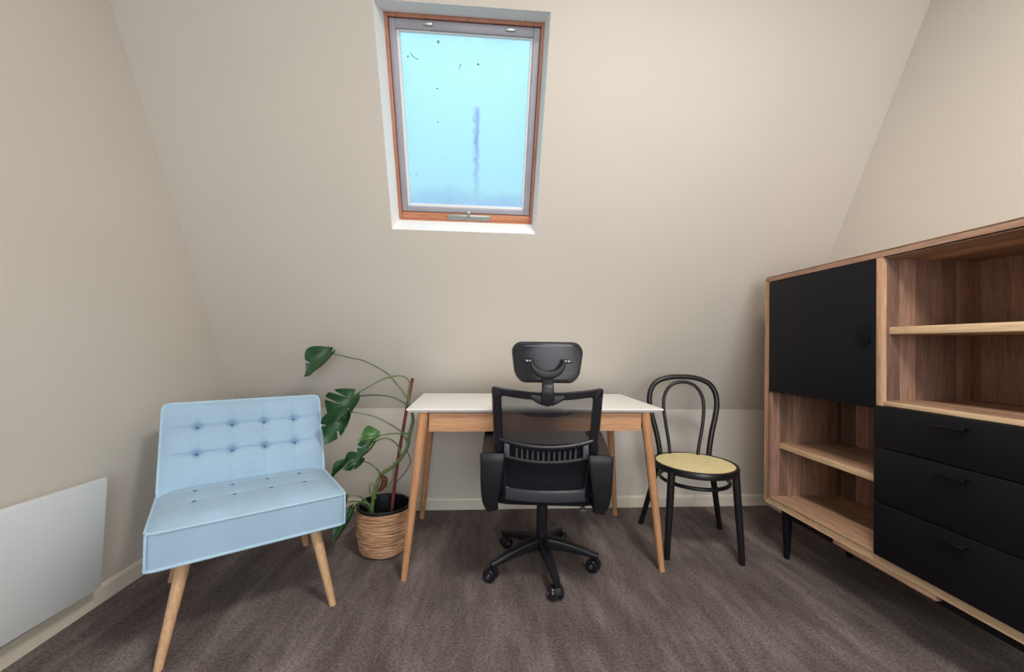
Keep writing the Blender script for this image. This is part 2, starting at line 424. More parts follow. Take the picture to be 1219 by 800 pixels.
# plastered reveal of the skylight
FX0, FX1, FS0, FS1, FD = -0.456, 0.243, 1.131, 1.998, 0.10
bm = new()
A = [bm.verts.new(sl(x, s, 0)) for x, s in ((WX0, WS0), (WX1, WS0), (WX1, WS1), (WX0, WS1))]
B = [bm.verts.new(sl(x, s, FD)) for x, s in ((FX0, FS0), (FX1, FS0), (FX1, FS1), (FX0, FS1))]
Cc = [bm.verts.new(sl(x, s, .17)) for x, s in ((WX0 - .03, WS0 - .03), (WX1 + .03, WS0 - .03), (WX1 + .03, WS1 + .03), (WX0 - .03, WS1 + .03))]
for i in range(4):
    j = (i + 1) % 4
    bm.faces.new((A[i], A[j], B[j], B[i])); bm.faces.new((B[i], B[j], Cc[j], Cc[i])); bm.faces.new((A[j], A[i], Cc[i], Cc[j]))
struct('trim_1', bm, 'reveal', flat=True)
# the skylight: local frame X across, Y up the slope, Z outward
cx, cs = (FX0 + FX1) / 2, (FS0 + FS1) / 2
w1 = bpy.data.objects.new('window_1', None); COL.objects.link(w1); w1['kind'] = 'structure'
o = sl(cx, cs, FD)
w1.matrix_basis = Matrix(((1, 0, 0, o.x), (0, tv.y, nv.y, o.y), (0, tv.z, nv.z, o.z), (0, 0, 0, 1)))
hw, hh = (FX1 - FX0) / 2, (FS1 - FS0) / 2
def bars(bm, x0, x1, y0, y1, wl, wr, wb, wt, z0, z1, bev=.003):
    box(bm, (x0, y0, z0), (x0 + wl, y1, z1), bev); box(bm, (x1 - wr, y0, z0), (x1, y1, z1), bev)
    box(bm, (x0 + wl, y0, z0), (x1 - wr, y0 + wb, z1), bev); box(bm, (x0 + wl, y1 - wt, z0), (x1 - wr, y1, z1), bev)
bm = new(); box(bm, (-hw, -hh, -.004), (-hw + .014, hh, .07), .002); box(bm, (hw - .014, -hh, -.004), (hw, hh, .07), .002)
box(bm, (-hw + .014, hh - .014, -.004), (hw - .014, hh, .07), .002)
obj('side_frame', bm, 'pinez', w1)
bm = new(); box(bm, (-hw + .014, -hh, -.004), (hw - .014, -hh + .006, .07), .002); box(bm, (-hw + .014, -hh + .006, .004), (hw - .014, -hh + .04, .07), .002)
obj('bottom_rail', bm, 'pine', w1)
bm = new(); box(bm, (-.10, -hh + .008, -.004), (.125, -hh + .036, .010), .003); obj('ventilation_flap', bm, 'metal', w1)
bm = new(); bars(bm, -hw + .016, hw - .016, -hh + .043, hh - .016, .028, .030, .024, .036, .010, .06); sash = obj('sash', bm, 'sash', w1)
bm = new(); bars(bm, -hw + .044, hw - .046, -hh + .067, hh - .052, .012, .010, .013, .006, .022, .055, .002); obj('glazing_bead', bm, 'reveal', w1)
bm = new(); box(bm, (-hw + .046, -hh + .07, .036), (hw - .048, hh - .054, .040)); obj('pane', bm, 'glass', w1)
for pts in ([(-.02, .27, .034), (-.028, .26, .034), (-.029, .247, .034)], [(-.25, .30, .034), (-.24, .285, .034), (-.215, .275, .034)]):
    bm = new(); tube(bm, spline(pts, 4), .0012, 6); obj('dirt_fleck', bm, 'soil', w1)
for xx in (-.165, .20):
    bm = new(); box(bm, (xx - .022, hh - .038, .002), (xx + .022, hh - .024, .012), .003); obj('hinge_clip', bm, 'metal', w1)
bm = new(); lathe(bm, [(.011, 0), (.011, .012), (.006, .014), (.006, .026)], 16, (.012, -hh + .045, .01), True, (0, 0, -1)); box(bm, (.006, -hh + .03, -.018), (.018, -hh + .052, -.010), .003); obj('latch', bm, 'metal', w1)
# outer edge beyond the frame closes the wall thickness
bm = new(); bars(bm, -hw - .06, hw + .06, -hh - .06, hh + .06, .062, .062, .062, .062, .02, .085, 0); obj('flashing', bm, 'sash', w1)

# ------------------------------------------------------------------ ceiling lamp (behind and above the camera's view)
LP = Vector((0.60, 0.40, ZC))
cl = thing('ceiling_lamp', 'round white ceiling lamp above the middle of the room', 'lamp', LP)
bm = new(); lathe(bm, [(.001, 0), (.27, 0), (.275, -.012), (.27, -.025), (.001, -.025)], 40); obj('base_plate', bm, 'white', cl)
ld = bpy.data.lights.new('ceiling_lamp_bulb', 'AREA'); ld.shape = 'DISK'; ld.size = .50; ld.energy = 41; ld.color = (1.0, .93, .83)
lo = bpy.data.objects.new('ceiling_lamp_bulb', ld); COL.objects.link(lo); lo.location = LP - Vector((0, 0, .04))

# ------------------------------------------------------------------ panel heater
h = thing('panel_heater', 'white flat panel heater mounted low on the left wall', 'heater', (XL, 1.28, 0.3))
bm = new(); box(bm, (.042, -.42, -.205), (.066, .335, .205), .004)
bm.transform(Matrix.Rotation(math.radians(-2.0), 4, 'X') @ Matrix.Translation((0, 0, .015))); obj('front_panel', bm, 'heater', h)
bm = new(); box(bm, (.012, -.38, -.17), (.042, .295, .17), .003)
bm.transform(Matrix.Rotation(math.radians(-2.0), 4, 'X') @ Matrix.Translation((0, 0, .015))); obj('back_box', bm, 'heater', h)
for yy in (-.25, .18):
    bm = new(); box(bm, (0, yy - .03, -.12), (.014, yy + .03, .12), .002); obj('wall_bracket', bm, 'greypl', h)

# ------------------------------------------------------------------ blue slipper chair
AN = math.radians(33.6)
ac = thing('slipper_chair', 'pale blue button-tufted armless chair on tapered wooden legs in the left corner', 'chair', (-.802, 1.485, 0), AN)
def cushion(w, hgt, t, fn, nx=48, ny=30, r=0.03):
    """front face in X (-w/2..w/2) / Y (0..hgt), bulging to +Z by fn; back at -t; rounded outline."""
    bm = new(); g = []
    def shape(u, v):
        x, y = u * w / 2, hgt / 2 + v * hgt / 2
        # round the corners of the outline
        ax, ay = abs(x) - (w / 2 - r), abs(y - hgt / 2) - (hgt / 2 - r)
        if ax > 0 and ay > 0:
            m = max(ax, ay); l = math.hypot(ax, ay); k = m / l
            x = math.copysign(w / 2 - r + ax * k, x); y = hgt / 2 + math.copysign(hgt / 2 - r + ay * k, y - hgt / 2)
        return x, y
    for j in range(ny + 1):
        row = []
        for i in range(nx + 1):
            u, v = 2 * i / nx - 1, 2 * j / ny - 1
            x, y = shape(u, v); row.append((x, y, fn(x, y, u, v)))
        g.append(row)
    F = [[bm.verts.new(p) for p in row] for row in g]
    B = [[bm.verts.new((p[0], p[1], -t)) for p in row] for row in g]
    for j in range(ny):
        for i in range(nx):
            bm.faces.new((F[j][i], F[j][i + 1], F[j + 1][i + 1], F[j + 1][i])); bm.faces.new((B[j][i], B[j + 1][i], B[j + 1][i + 1], B[j][i + 1]))
    ring = [(0, i) for i in range(nx)] + [(j, nx) for j in range(ny)] + [(ny, i) for i in range(nx, 0, -1)] + [(j, 0) for j in range(ny, 0, -1)]
    n = len(ring)
    for k in range(n):
        a, b = ring[k], ring[(k + 1) % n]
        bm.faces.new((F[a[0]][a[1]], B[a[0]][a[1]], B[b[0]][b[1]], F[b[0]][b[1]]))
    outline = [Vector(g[a[0]][a[1]]) for a in ring]
    return bm, outline
def tuft(cols, rows, depth, puff, crease, hgt):
    def fn(x, y, u, v):
        e = (1 - abs(u) ** 7) * (1 - abs(v) ** 7)
        z = puff * e
        for cy in rows:
            z -= crease * math.exp(-((y - cy) / .0055) ** 2) * e
        for cx_ in cols:
            z -= crease * .5 * math.exp(-((x - cx_) / .007) ** 2) * e
            for cy in rows:
                d2 = (x - cx_) ** 2 + (y - cy) ** 2
                z -= depth * math.exp(-d2 / .014 ** 2) + depth * .45 * math.exp(-d2 / .05 ** 2)
        return z
    return fn
colsx = [-.183, -.061, .061, .183]
# seat: local +Z up; front edge at y=0
seat_rows = [.19, .32]
bm, ol = cushion(.60, .53, .118, tuft(colsx, seat_rows, .006, .028, .0025, .53), 130, 100, .02)
Ms = Matrix.Translation((0, 0, .424))
bm.transform(Ms); st = obj('seat', bm, 'blue', ac, sharp=50)
for dz in (0, -.118):
    bm = new(); tube(bm, [Ms @ Vector((p.x * 1.002, p.y, dz)) for p in ol[::6]], .0052, 8, True); obj('piping', bm, 'bluepipe_highlit', st)
bm = new()
bm.free()
for sx in (-.298, .298):
    bm = new(); tube(bm, [(sx, .004, .424), (sx, .002, .364), (sx, .004, .306)], .0045, 8); obj('piping', bm, 'bluepipe_highlit', st)
for cx_ in colsx:
    for cy in seat_rows:
        bm = new(); lathe(bm, [(.001, -.004), (.007, -.003), (.009, 0), (.006, .003), (.001, .004)], 12, Ms @ Vector((cx_, cy, .018))); obj('button', bm, 'blue_shaded', st)
# backrest: plane from (y=.315,z=.425) to (y=.50,z=.768)
b0, b1 = Vector((0, .368, .415)), Vector((0, .525, .766))
dv = (b1 - b0); BH = dv.length; dv.normalize(); fv = Vector((0, -dv.z, dv.y))   # front normal
Mb = Matrix(((1, 0, 0, b0.x), (0, dv.y, fv.y, b0.y), (0, dv.z, fv.z, b0.z), (0, 0, 0, 1)))
brow = [BH * .42, BH * .715]
bm, ol = cushion(.60, BH, .11, tuft(colsx, brow, .026, .026, .0085, BH), 150, 90, .02)
bm.transform(Mb); bk = obj('backrest', bm, 'blue', ac, sharp=50)
for dz in (0, -.11):
    bm = new(); tube(bm, [Mb @ Vector((p.x, p.y, dz)) for p in ol[::6]], .0052, 8, True, up=fv); obj('piping', bm, 'bluepipe_highlit', bk)
for cx_ in colsx:
    for cy in brow:
        bm = new(); lathe(bm, [(.001, -.004), (.006, -.003), (.0075, 0), (.005, .002), (.001, .003)], 12, (cx_, cy, -.018)); bm.transform(Mb); obj('button', bm, 'blue_shaded', bk)
for top, foot in (((-.200, .085, .302), (-.258, -.018, .0)), ((.200, .085, .302), (.258, -.006, .0)), ((-.20, .41, .302), (-.258, .56, 0)), ((.20, .41, .302), (.262, .56, 0))):
    bm = new(); a, b = Vector(top), Vector(foot); b2 = b.copy(); d = (a - b).normalized()
    pts = [a + (b - a) * (i / 6) for i in range(7)]
    loops = []
    for i, p in enumerate(pts):
        r_ = .0225 - .0095 * i / 6
        loops.append([p + Vector((r_ * math.cos(q * math.pi / 8), r_ * math.sin(q * math.pi / 8), 0)) for q in range(16)])
    rings(bm, loops); obj('leg', bm, 'beech', ac)

# ------------------------------------------------------------------ desk
DX, DY = .2439, 2.062
dk = thing('desk', 'white-topped writing desk with splayed oak legs under the skylight', 'desk', (DX, DY, 0), .0184)
DW, DD = 1.1754 / 2, .566 / 2
bm = new()
ch = .012
out_lo = [(-DW + ch, -DD + ch), (DW - ch, -DD + ch), (DW - ch, DD - ch), (-DW + ch, DD - ch)]
out_hi = [(-DW, -DD), (DW, -DD), (DW, DD), (-DW, DD)]
rings(bm, [[Vector((x, y, z)) for x, y in o_] for o_, z in ((out_lo, .732), (out_hi, .744), (out_hi, .7485), ([(x * .998, y * .998) for x, y in out_hi], .75))])
obj('tabletop', bm, 'white', dk, flat=True)
AY = -DD + .028
# front drawer with a scooped finger pull
bm = new()
xs0, xs1 = -.492, .492
top = [(xs0, .7265)]
for i in range(25):
    a = -.13 + .26 * i / 24; top.append((.045 + a, .7265 - .020 * (1 - (abs(a) / .13) ** 3)))
top.append((xs1, .7265))
outl = [(xs0, .644)] + top + [(xs1, .644)]
prism(bm, outl, AY, AY + .018, 'XZ'); dr = obj('drawer', bm, 'oakx', dk, flat=True)
bm = new(); box(bm, (-.46, AY + .018, .652), (.46, AY + .36, .656), .001); box(bm, (-.46, AY + .018, .656), (-.45, AY + .36, .715)); box(bm, (.45, AY + .018, .656), (.46, AY + .36, .715)); box(bm, (-.45, AY + .35, .656), (.45, AY + .36, .715)); obj('drawer_box', bm, 'black_lacquer', dr)
bm = new(); box(bm, (xs0, DD - .045, .644), (xs1, DD - .027, .732), .001); obj('back_apron', bm, 'oakx', dk)
for sx in (-1, 1):
    bm = new(); box(bm, (sx * (DW - .075), -DD + .06, .644), (sx * (DW - .057), DD - .06, .732), .001); obj('side_apron', bm, 'oakd', dk)
def to_local(root, p): return root.matrix_basis.inverted() @ Vector(p)
for top, foot in (((-.268, 1.806, .733), (-.338, 1.776, 0)), ((.762, 1.824, .733), (.838, 1.795, 0)), ((-.290, 2.305, .733), (-.356, 2.395, 0)), ((.745, 2.32, .733), (.820, 2.40, 0))):
    a, b = to_local(dk, top), to_local(dk, foot); loops = []
    for i in range(9):
        p = a + (b - a) * (i / 8); r_ = .0225 if i < 2 else .0225 - .0085 * (i - 1) / 7
        loops.append([p + Vector((r_ * math.cos(q * math.pi / 9), r_ * math.sin(q * math.pi / 9), 0)) for q in range(18)])
    bm = new(); rings(bm, loops); obj('leg', bm, 'oak', dk)

# ------------------------------------------------------------------ office chair
OA = math.radians(-6.0)
oc = thing('office_chair', 'black mesh-back office chair with headrest on castors pulled up to the desk', 'chair', (.282, 1.852, 0), OA)
def yb(z, x=0.0): return -.275 - (z - .60) * .16 - .028 * (1 - min(1, (x / .22)) ** 2) + .028
# base
bm = new(); lathe(bm, [(.022, .085), (.036, .09), (.040, .12), (.036, .145), (.026, .15), (.001, .151)], 24); base = obj('base_hub', bm, 'plastic', oc)
tips = []
for k in range(5):
    a = math.radians(-84 + 72 * k) - OA
    d = Vector((math.cos(a), math.sin(a), 0)); tips.append((a, d))
    bm = new()
    P = [d * .02 + Vector((0, 0, .118)), d * .09 + Vector((0, 0, .112)), d * .17 + Vector((0, 0, .096)), d * .235 + Vector((0, 0, .078)), d * .262 + Vector((0, 0, .074))]
    ws = [(.052, .056), (.046, .048), (.038, .036), (.032, .028), (.026, .022)]
    Q = spline(P, 4); k_ = len(Q)
    def sec(i):
        x = i / (k_ - 1) * 4; q = int(min(x, 3)); f_ = x - q
        return rounded(ws[q][0] + (ws[q + 1][0] - ws[q][0]) * f_, ws[q][1] + (ws[q + 1][1] - ws[q][1]) * f_, .011, 3)
    sweep(bm, Q, sec, fixed=True); obj('base_arm', bm, 'plastic', oc)
    # castor
    spin = [math.radians(20), math.radians(55), math.radians(-30), math.radians(-65), math.radians(70)][k]
    cpos = d * .250
    ax = Vector((math.cos(spin), math.sin(spin), 0)); fw = Vector((-ax.y, ax.x, 0))
    ctr = cpos + fw * .012
    bm = new(); tube(bm, [cpos + Vector((0, 0, .085)), cpos + Vector((0, 0, .052))], .0075, 10)
    hood = []
    for i in range(13):
        t_ = math.radians(-20 + 200 * i / 12); hood.append(ctr + fw * (.031 * math.cos(t_)) + Vector((0, 0, .029 + .031 * math.sin(t_))))
    sweep(bm, hood, rounded(.022, .006, .002, 2), up=ax, fixed=False) if False else None
    loops = [[p + ax * s_ for s_ in (-.012, .012)] for p in hood]
    vs = [[bm.verts.new(q) for q in lp] for lp in loops]; c0 = [bm.verts.new(ctr + ax * s_ + Vector((0, 0, .029))) for s_ in (-.012, .012)]
    for i in range(12):
        bm.faces.new((vs[i][0], vs[i][1], vs[i + 1][1], vs[i + 1][0])); bm.faces.new((c0[0], vs[i][0], vs[i + 1][0])); bm.faces.new((c0[1], vs[i + 1][1], vs[i][1]))
    cs_ = obj('castor', bm, 'plastic', oc)
    for s_ in (-1, 1):
        bm = new(); lathe(bm, [(.001, .0), (.024, .0), (.029, .004), (.029, .012), (.026, .016), (.012, .018), (.010, .021), (.001, .022)], 24, ctr + ax * (s_ * .011) + Vector((0, 0, .029)), True, ax * s_)
        obj('wheel', bm, 'plastic_gloss', cs_)
        bm = new(); lathe(bm, [(.001, 0), (.008, 0), (.0075, .0015), (.001, .002)], 14, ctr + ax * (s_ * .0325) + Vector((0, 0, .029)), True, ax * s_)
        obj('hub_cap', bm, 'greypl', cs_)
# gas column
bm = new(); lathe(bm, [(.026, .14), (.027, .26), (.025, .30), (.020, .305), (.020, .36)], 24); col_ = obj('gas_column', bm, 'plastic_gloss', oc)
bm = new(); box(bm, (-.10, -.12, .335), (.10, .10, .372), .01); obj('seat_mechanism', bm, 'plastic', oc)
bm = new(); tube(bm, [(.10, -.02, .352), (.155, -.06, .35), (.175, -.085, .335), (.178, -.09, .305)], [.006, .006, .007, .010], 8); box(bm, (.162, -.102, .285), (.196, -.078, .315), .005); obj('height_lever', bm, 'greypl', oc)
# seat cushion
def seat_loop(w_, d_, z, r_): return [Vector((x, y + .02, z)) for x, y in rounded(w_, d_, r_, 6)]
bm = new(); rings(bm, [seat_loop(.40, .40, .366, .06), seat_loop(.45, .45, .368, .08), seat_loop(.468, .468, .38, .085), seat_loop(.474, .474, .405, .09), seat_loop(.466, .466, .432, .09), seat_loop(.43, .43, .446, .09), seat_loop(.33, .33, .452, .07)])
obj('seat', bm, 'blackfab', oc)
# back frame
def bpt(x, z, dy=0): return Vector((x, yb(z, x) + dy, z))
def ring2(xt, zt, sag, xm, zm, xb, zb, r=.012, n=12):
    pts = []
    for i in range(n + 1): x = -xt + r + (2 * xt - 2 * r) * i / n; pts.append((x, zt - sag * (1 - (x / xt) ** 2)))
    pts.append((xt - r * .3, zt - r * .3)); pts.append((xt, zt - r))
    for i in range(1, 9): f_ = i / 9; pts.append((xt + (xm - xt) * f_, zt - r + (zm - zt + r) * f_))
    for i in range(0, 6): f_ = i / 6; pts.append((xm + (xb - xm) * f_, zm + (zb + r - zm) * f_))
    pts.append((xb, zb + r)); pts.append((xb - r * .3, zb + r * .3))
    for i in range(n + 1): x = xb - r - (2 * xb - 2 * r) * i / n; pts.append((x, zb - .006 * (1 - (x / xb) ** 2)))
    pts.append((-xb + r * .3, zb + r * .3)); pts.append((-xb, zb + r))
    for i in range(5, -1, -1): f_ = i / 6; pts.append((-(xm + (xb - xm) * f_), zm + (zb + r - zm) * f_))
    for i in range(8, 0, -1): f_ = i / 9; pts.append((-(xt + (xm - xt) * f_), zt - r + (zm - zt + r) * f_))
    pts.append((-xt, zt - r)); pts.append((-xt + r * .3, zt - r * .3))
    return pts
fo = ring2(.222, .873, .020, .210, .60, .196, .405); fi = ring2(.182, .838, .016, .172, .60, .158, .456)
def fl(pts, k, dy): 
    return [bpt(x + (cx_ - x) * k, z + (cz_ - z) * k, dy) for (x, z), (cx_, cz_) in zip(pts, fi if pts is fo else fo)]
bm = new(); rings(bm, [fl(fo, 0, .010), fl(fo, 0, -.008), fl(fo, .16, -.015), fl(fi, .16, -.015), fl(fi, 0, -.008), fl(fi, 0, .010)], closed=True)
fr = obj('back_frame', bm, 'plastic_gloss', oc)
M['sheen_grey'] = plain('sheen_painted_plastic', (52, 53, 61), 0.3, 0.5, 0.06, 15)  # black plastic made greyer: the bar's specular sheen painted into its colour
bm = new(); sweep(bm, [bpt(.160 * (i / 8 - 1), .430 - .004 * (1 - (i / 8 - 1) ** 2), -.016) for i in range(17)], rounded(.046, .010, .004, 3), up=(0, -1, 0), fixed=True); obj('lower_crossbar', bm, 'sheen_grey', oc)['label'] = 'black crossbar with painted-in sheen at the bottom of the back'
# mesh panels
def panel(z0, z1, w0, w1, nx=12, nz=8, off=0.006, th=.0015, sag0=0.0, sag1=0.0):
    bm = new()
    rows = []
    for sd in (off, off + th):
        g = []
        for j in range(nz + 1):
            f_ = j / nz; ww = w0 + (w1 - w0) * f_
            row = []
            for i in range(nx + 1):
                x = ww * (2 * i / nx - 1); z = z0 + (z1 - z0) * f_ - (sag0 * (1 - f_) + sag1 * f_) * (1 - (x / ww) ** 2)
                row.append(bm.verts.new(bpt(x, z, sd)))
            g.append(row)
        rows.append(g)
    for k, g in enumerate(rows):
        for j in range(nz):
            for i in range(nx):
                q = (g[j][i], g[j][i + 1], g[j + 1][i + 1], g[j + 1][i]); bm.faces.new(q if k == 0 else q[::-1])
    return bm
bm = panel(.635, .85, .19, .198); obj('mesh_panel', bm, 'net', oc)['label'] = 'sheer black see-through mesh'
bm = panel(.425, .66, .180, .19, sag1=.02); obj('lower_back_panel', bm, 'blackfab', oc)
# lumbar support: curved rail, lower rail, end blocks and slats
def arc(z_end, sag, hx, dy, n=16): return [bpt(hx * (2 * i / n - 1), z_end - sag * (1 - (2 * i / n - 1) ** 2), dy) for i in range(n + 1)]
bm = new(); sweep(bm, arc(.657, .026, .186, -.010), rounded(.018, .016, .006, 3), up=(0, -1, 0), fixed=True); lr = obj('lumbar_rail', bm, 'plastic_gloss', oc)
bm = new(); sweep(bm, arc(.590, .022, .182, -.008), rounded(.016, .014, .005, 3), up=(0, -1, 0), fixed=True); obj('lumbar_rail', bm, 'plastic', oc)
for sx in (-1, 1):
    bm = new(); p, q = bpt(sx * .158, .585, -.014), bpt(sx * .158, .648, -.014); box(bm, (p.x - .012, p.y - .012, p.z), (p.x + .012, p.y + .012, q.z), .005); obj('lumbar_bracket', bm, 'greypl', oc)
for i in range(12):
    x = -.118 + .236 * i / 11; sg = .024 * (1 - (x / .18) ** 2)
    p = bpt(x, .592 - sg, -.004); q = bpt(x, .638 - sg, -.004)
    bm = new(); sweep(bm, [p, q], rounded(.009, .010, .003, 2), up=(0, -1, 0), fixed=True); obj('lumbar_slat', bm, 'greypl', oc)
# armrests: flat rear upright, pad forward, front curve down
for sx in (-1, 1):
    X = lambda v: sx * v
    up_ = [Vector((X(.214), -.262, .372)), Vector((X(.222), -.282, .42)), Vector((X(.218), -.300, .50)), Vector((X(.213), -.304, .58)), Vector((X(.213), -.300, .606))]
    ww = [(.050, .026), (.066, .028), (.084, .028), (.098, .028), (.102, .024)]
    Q = spline(up_, 4); k_ = len(Q)
    def asec(i, ww=ww, k_=k_):
        x = i / (k_ - 1) * 4; q = int(min(x, 3)); f_ = x - q
        return rounded(ww[q][0] + (ww[q + 1][0] - ww[q][0]) * f_, ww[q][1] + (ww[q + 1][1] - ww[q][1]) * f_, .010, 3)
    bm = new(); sweep(bm, Q, asec, up=(0, -1, 0), fixed=True); am = obj('armrest', bm, 'plastic', oc)
    bm = new(); P = [(X(.226), -.306, .597), (X(.234), -.18, .608), (X(.243), -.04, .618), (X(.247), .06, .616), (X(.243), .10, .604)]
    sweep(bm, spline(P, 5), rounded(.062, .026, .011, 4), up=(0, 0, 1), fixed=True); obj('arm_pad', bm, 'plastic', am)
    bm = new(); P = [(X(.243), .09, .606), (X(.246), .07, .56), (X(.246), .02, .48), (X(.236), -.03, .425), (X(.205), -.06, .385)]
    sweep(bm, spline(P, 6), rounded(.036, .026, .010, 3), up=(0, -1, 0), fixed=True); obj('front_arm_strut', bm, 'plastic', am)
    bm = new(); box(bm, (X(.195), -.27, .366), (X(.232), -.07, .386), .006); obj('arm_bar', bm, 'plastic', am)
    bm = new(); box(bm, (X(.12), -.16, .352), (X(.225), -.06, .376), .006); obj('arm_bracket', bm, 'plastic', am)
# headrest
hy = -.305
def hsec(sc, y, dz=0):
    pts = []
    for x, z in rounded(.276, .158, .044, 7):
        k_ = 1 + .075 * (z / .075) ; bow = .004 * (1 - (x / .14) ** 2) * (1 if z > 0 else -.5)
        pts.append(Vector((x * k_ * sc, y + .030 * (x / .14) ** 2, .968 + z * (1 - (1 - sc) * 1.7) + bow + dz)))
    return pts
bm = new(); rings(bm, [hsec(.90, hy - .002), hsec(.965, hy), hsec(1.0, hy + .008), hsec(1.0, hy + .022), hsec(.98, hy + .032), hsec(.92, hy + .038)]); hr = obj('headrest', bm, 'plastic_gloss', oc)
bm = new(); rings(bm, [hsec(.985, hy + .026), hsec(1.012, hy + .034, .002), hsec(1.005, hy + .05, .003), hsec(.93, hy + .062, .003), hsec(.7, hy + .066, .003)]); obj('headrest_pad', bm, 'blackfab', hr)
bm = new(); P = [Vector((.064 * math.cos(math.radians(a)), hy - .012, .978 + .056 * math.sin(math.radians(a)))) for a in range(180, 361, 10)]
def ysec(i): k_ = math.sin(math.pi * i / 18); return rounded(.012 + .018 * k_, .020, .005, 3)
sweep(bm, P, ysec, up=(0, -1, 0), fixed=True); yk = obj('yoke', bm, 'plastic', hr)
for sx in (-1, 1):
    bm = new(); tube(bm, [(sx * .058, hy - .010, .976), (sx * .092, hy - .008, .976)], .0075, 10); obj('pivot_pin', bm, 'plastic', hr)
    for q in (.070, .082):
        bm = new(); box(bm, (sx * q - .0035, hy - .0185, .973), (sx * q + .0035, hy - .0165, .980), .0008); obj('pin_mark', bm, 'metal', hr)
bm = new(); P = [(0, hy - .006, .93), (0, hy - .006, .90), (0, yb(.87) - .020, .872), (0, yb(.85) - .022, .835), (0, yb(.82) - .020, .808)]
def nsec(i): return rounded(.046 if i < 12 else .052, .018, .006, 3)
sweep(bm, spline(P, 5), nsec, up=(0, -1, 0), fixed=True); obj('headrest_post', bm, 'plastic', oc)
bm = new(); sweep(bm, [bpt(x, z, -.018) for x, z in ((-.064, .838), (-.03, .826), (0, .822), (.03, .826), (.064, .838))], lambda i: rounded((.016, .034, .044, .034, .016)[i], .022, .006, 3), up=(0, -1, 0), fixed=True); obj('headrest_clamp', bm, 'plastic', oc)

# ------------------------------------------------------------------ bentwood chair
BA = math.radians(-10.7)
bw = thing('bentwood_chair', 'black bentwood cafe chair with yellow cane seat beside the wooden cabinet', 'chair', (1.105, 2.0, 0), BA)
def ell(a, b, z, n=48, dy=0): return [Vector((a * math.cos(2 * math.pi * i / n) * (1 + .02 * math.sin(2 * math.pi * i / n)), b * math.sin(2 * math.pi * i / n) + dy, z)) for i in range(n)]
bm = new(); rings(bm, [ell(.198, .196, .408), ell(.207, .205, .413), ell(.209, .207, .430), ell(.204, .202, .441), ell(.192, .190, .442), ell(.188, .186, .436), ell(.188, .186, .410)], closed=True); obj('seat_rim', bm, 'black_wood', bw)
bm = new(); rings(bm, [ell(.1895, .1875, .430), ell(.1895, .1875, .4385), ell(.15, .148, .4375), ell(.05, .05, .437)]); obj('cane_panel', bm, 'cane', bw)
for sx in (-1, 1):
    bm = new(); tube(bm, spline([(sx * .150, -.125, .425), (sx * .157, -.130, .30), (sx * .170, -.140, .08), (sx * .174, -.142, 0)], 5), [.0185, .018, .0155, .0145], 12); obj('leg', bm, 'black_wood', bw)
# back hoop running down into the rear legs
def bk_y(z): return .175 + max(0, z - .44) * .12
hoop = [(-.132, .40), (-.135, .46), (-.153, .56), (-.175, .65), (-.186, .72), (-.178, .785), (-.144, .835), (-.078, .862), (0, .868), (.078, .862), (.144, .835), (.178, .785), (.186, .72), (.175, .65), (.153, .56), (.135, .46), (.132, .40)]
bm = new(); tube(bm, spline([(x, bk_y(z), z) for x, z in hoop], 6), .0148, 12); obj('back_hoop', bm, 'black_wood', bw)
inner = [(-.080, .43), (-.086, .50), (-.100, .60), (-.110, .70), (-.100, .77), (-.062, .822), (0, .840), (.062, .822), (.100, .77), (.110, .70), (.100, .60), (.080, .50), (.068, .43)]
bm = new(); tube(bm, spline([(x, bk_y(z) - .012, z) for x, z in inner], 6), .0095, 10); obj('inner_hoop', bm, 'black_wood', bw)
for sx in (-1, 1):
    bm = new(); tube(bm, spline([(sx * .136, .165, .425), (sx * .160, .182, .30), (sx * .200, .222, .10), (sx * .222, .242, 0)], 5), [.0165, .0165, .015, .014], 12); obj('leg', bm, 'black_wood', bw)
bm = new(); tube(bm, ell(.168, .165, .352, 40, .012), .0095, 10, True); obj('stretcher_ring', bm, 'black_wood', bw)

# ------------------------------------------------------------------ cabinet
XF, XBK = 1.478, 1.888
Y1, Y0, YD = 1.990, .822, 1.384
ZB, ZB2, ZT2, ZT = .241, .275, 1.388, 1.4135
cb = thing('cabinet', 'large wooden cabinet with black door, black drawers and open shelves along the right wall', 'cabinet', (1.69, 1.40, 0))
def cpart(name, a, b, mat, parent=cb, bev=.0015): 
    bm = new(); box(bm, a, b, bev); return obj(name, bm, mat, parent, True)
# outer frame with rounded corners: one profile in Y/Z swept in X
outer = [(y + (Y0 + Y1) / 2, z + (ZB + ZT) / 2) for y, z in rounded(Y1 - Y0, ZT - ZB, .016, 5)]
inner_ = [(y + (Y0 + Y1) / 2, z + (ZB2 + ZT2) / 2) for y, z in rounded(Y1 - Y0 - .062, ZT2 - ZB2, .004, 5)]
def frame_piece(name, i0, i1, mat):
    idx = [(i0 + k) % 24 for k in range((i1 - i0) % 24 + 1)]
    ly = [(Y0 + Y1) / 2, (ZB + ZT) / 2]
    loops = []
    for x, f_ in ((XF + .003, 1.0), (XF, .9975), (XBK, .9975), (XBK, 1.0)):
        o_ = [Vector((x, ly[0] + (outer[i][0] - ly[0]) * f_, ly[1] + (outer[i][1] - ly[1]) * f_)) for i in idx]
        i_ = [Vector((max(x, XF), inner_[i][0], inner_[i][1])) for i in idx[::-1]]
        loops.append(o_ + i_)
    bm = new(); rings(bm, loops[:1] + loops[1:3]); return obj(name, bm, mat, cb, True, sharp=30)
frame_piece('top_panel', 3, 8, 'acmid'); frame_piece('outer_side', 20, 26, 'acmidz'); frame_piece('outer_side', 9, 14, 'acmidz'); frame_piece('bottom_panel', 15, 20, 'aclight')
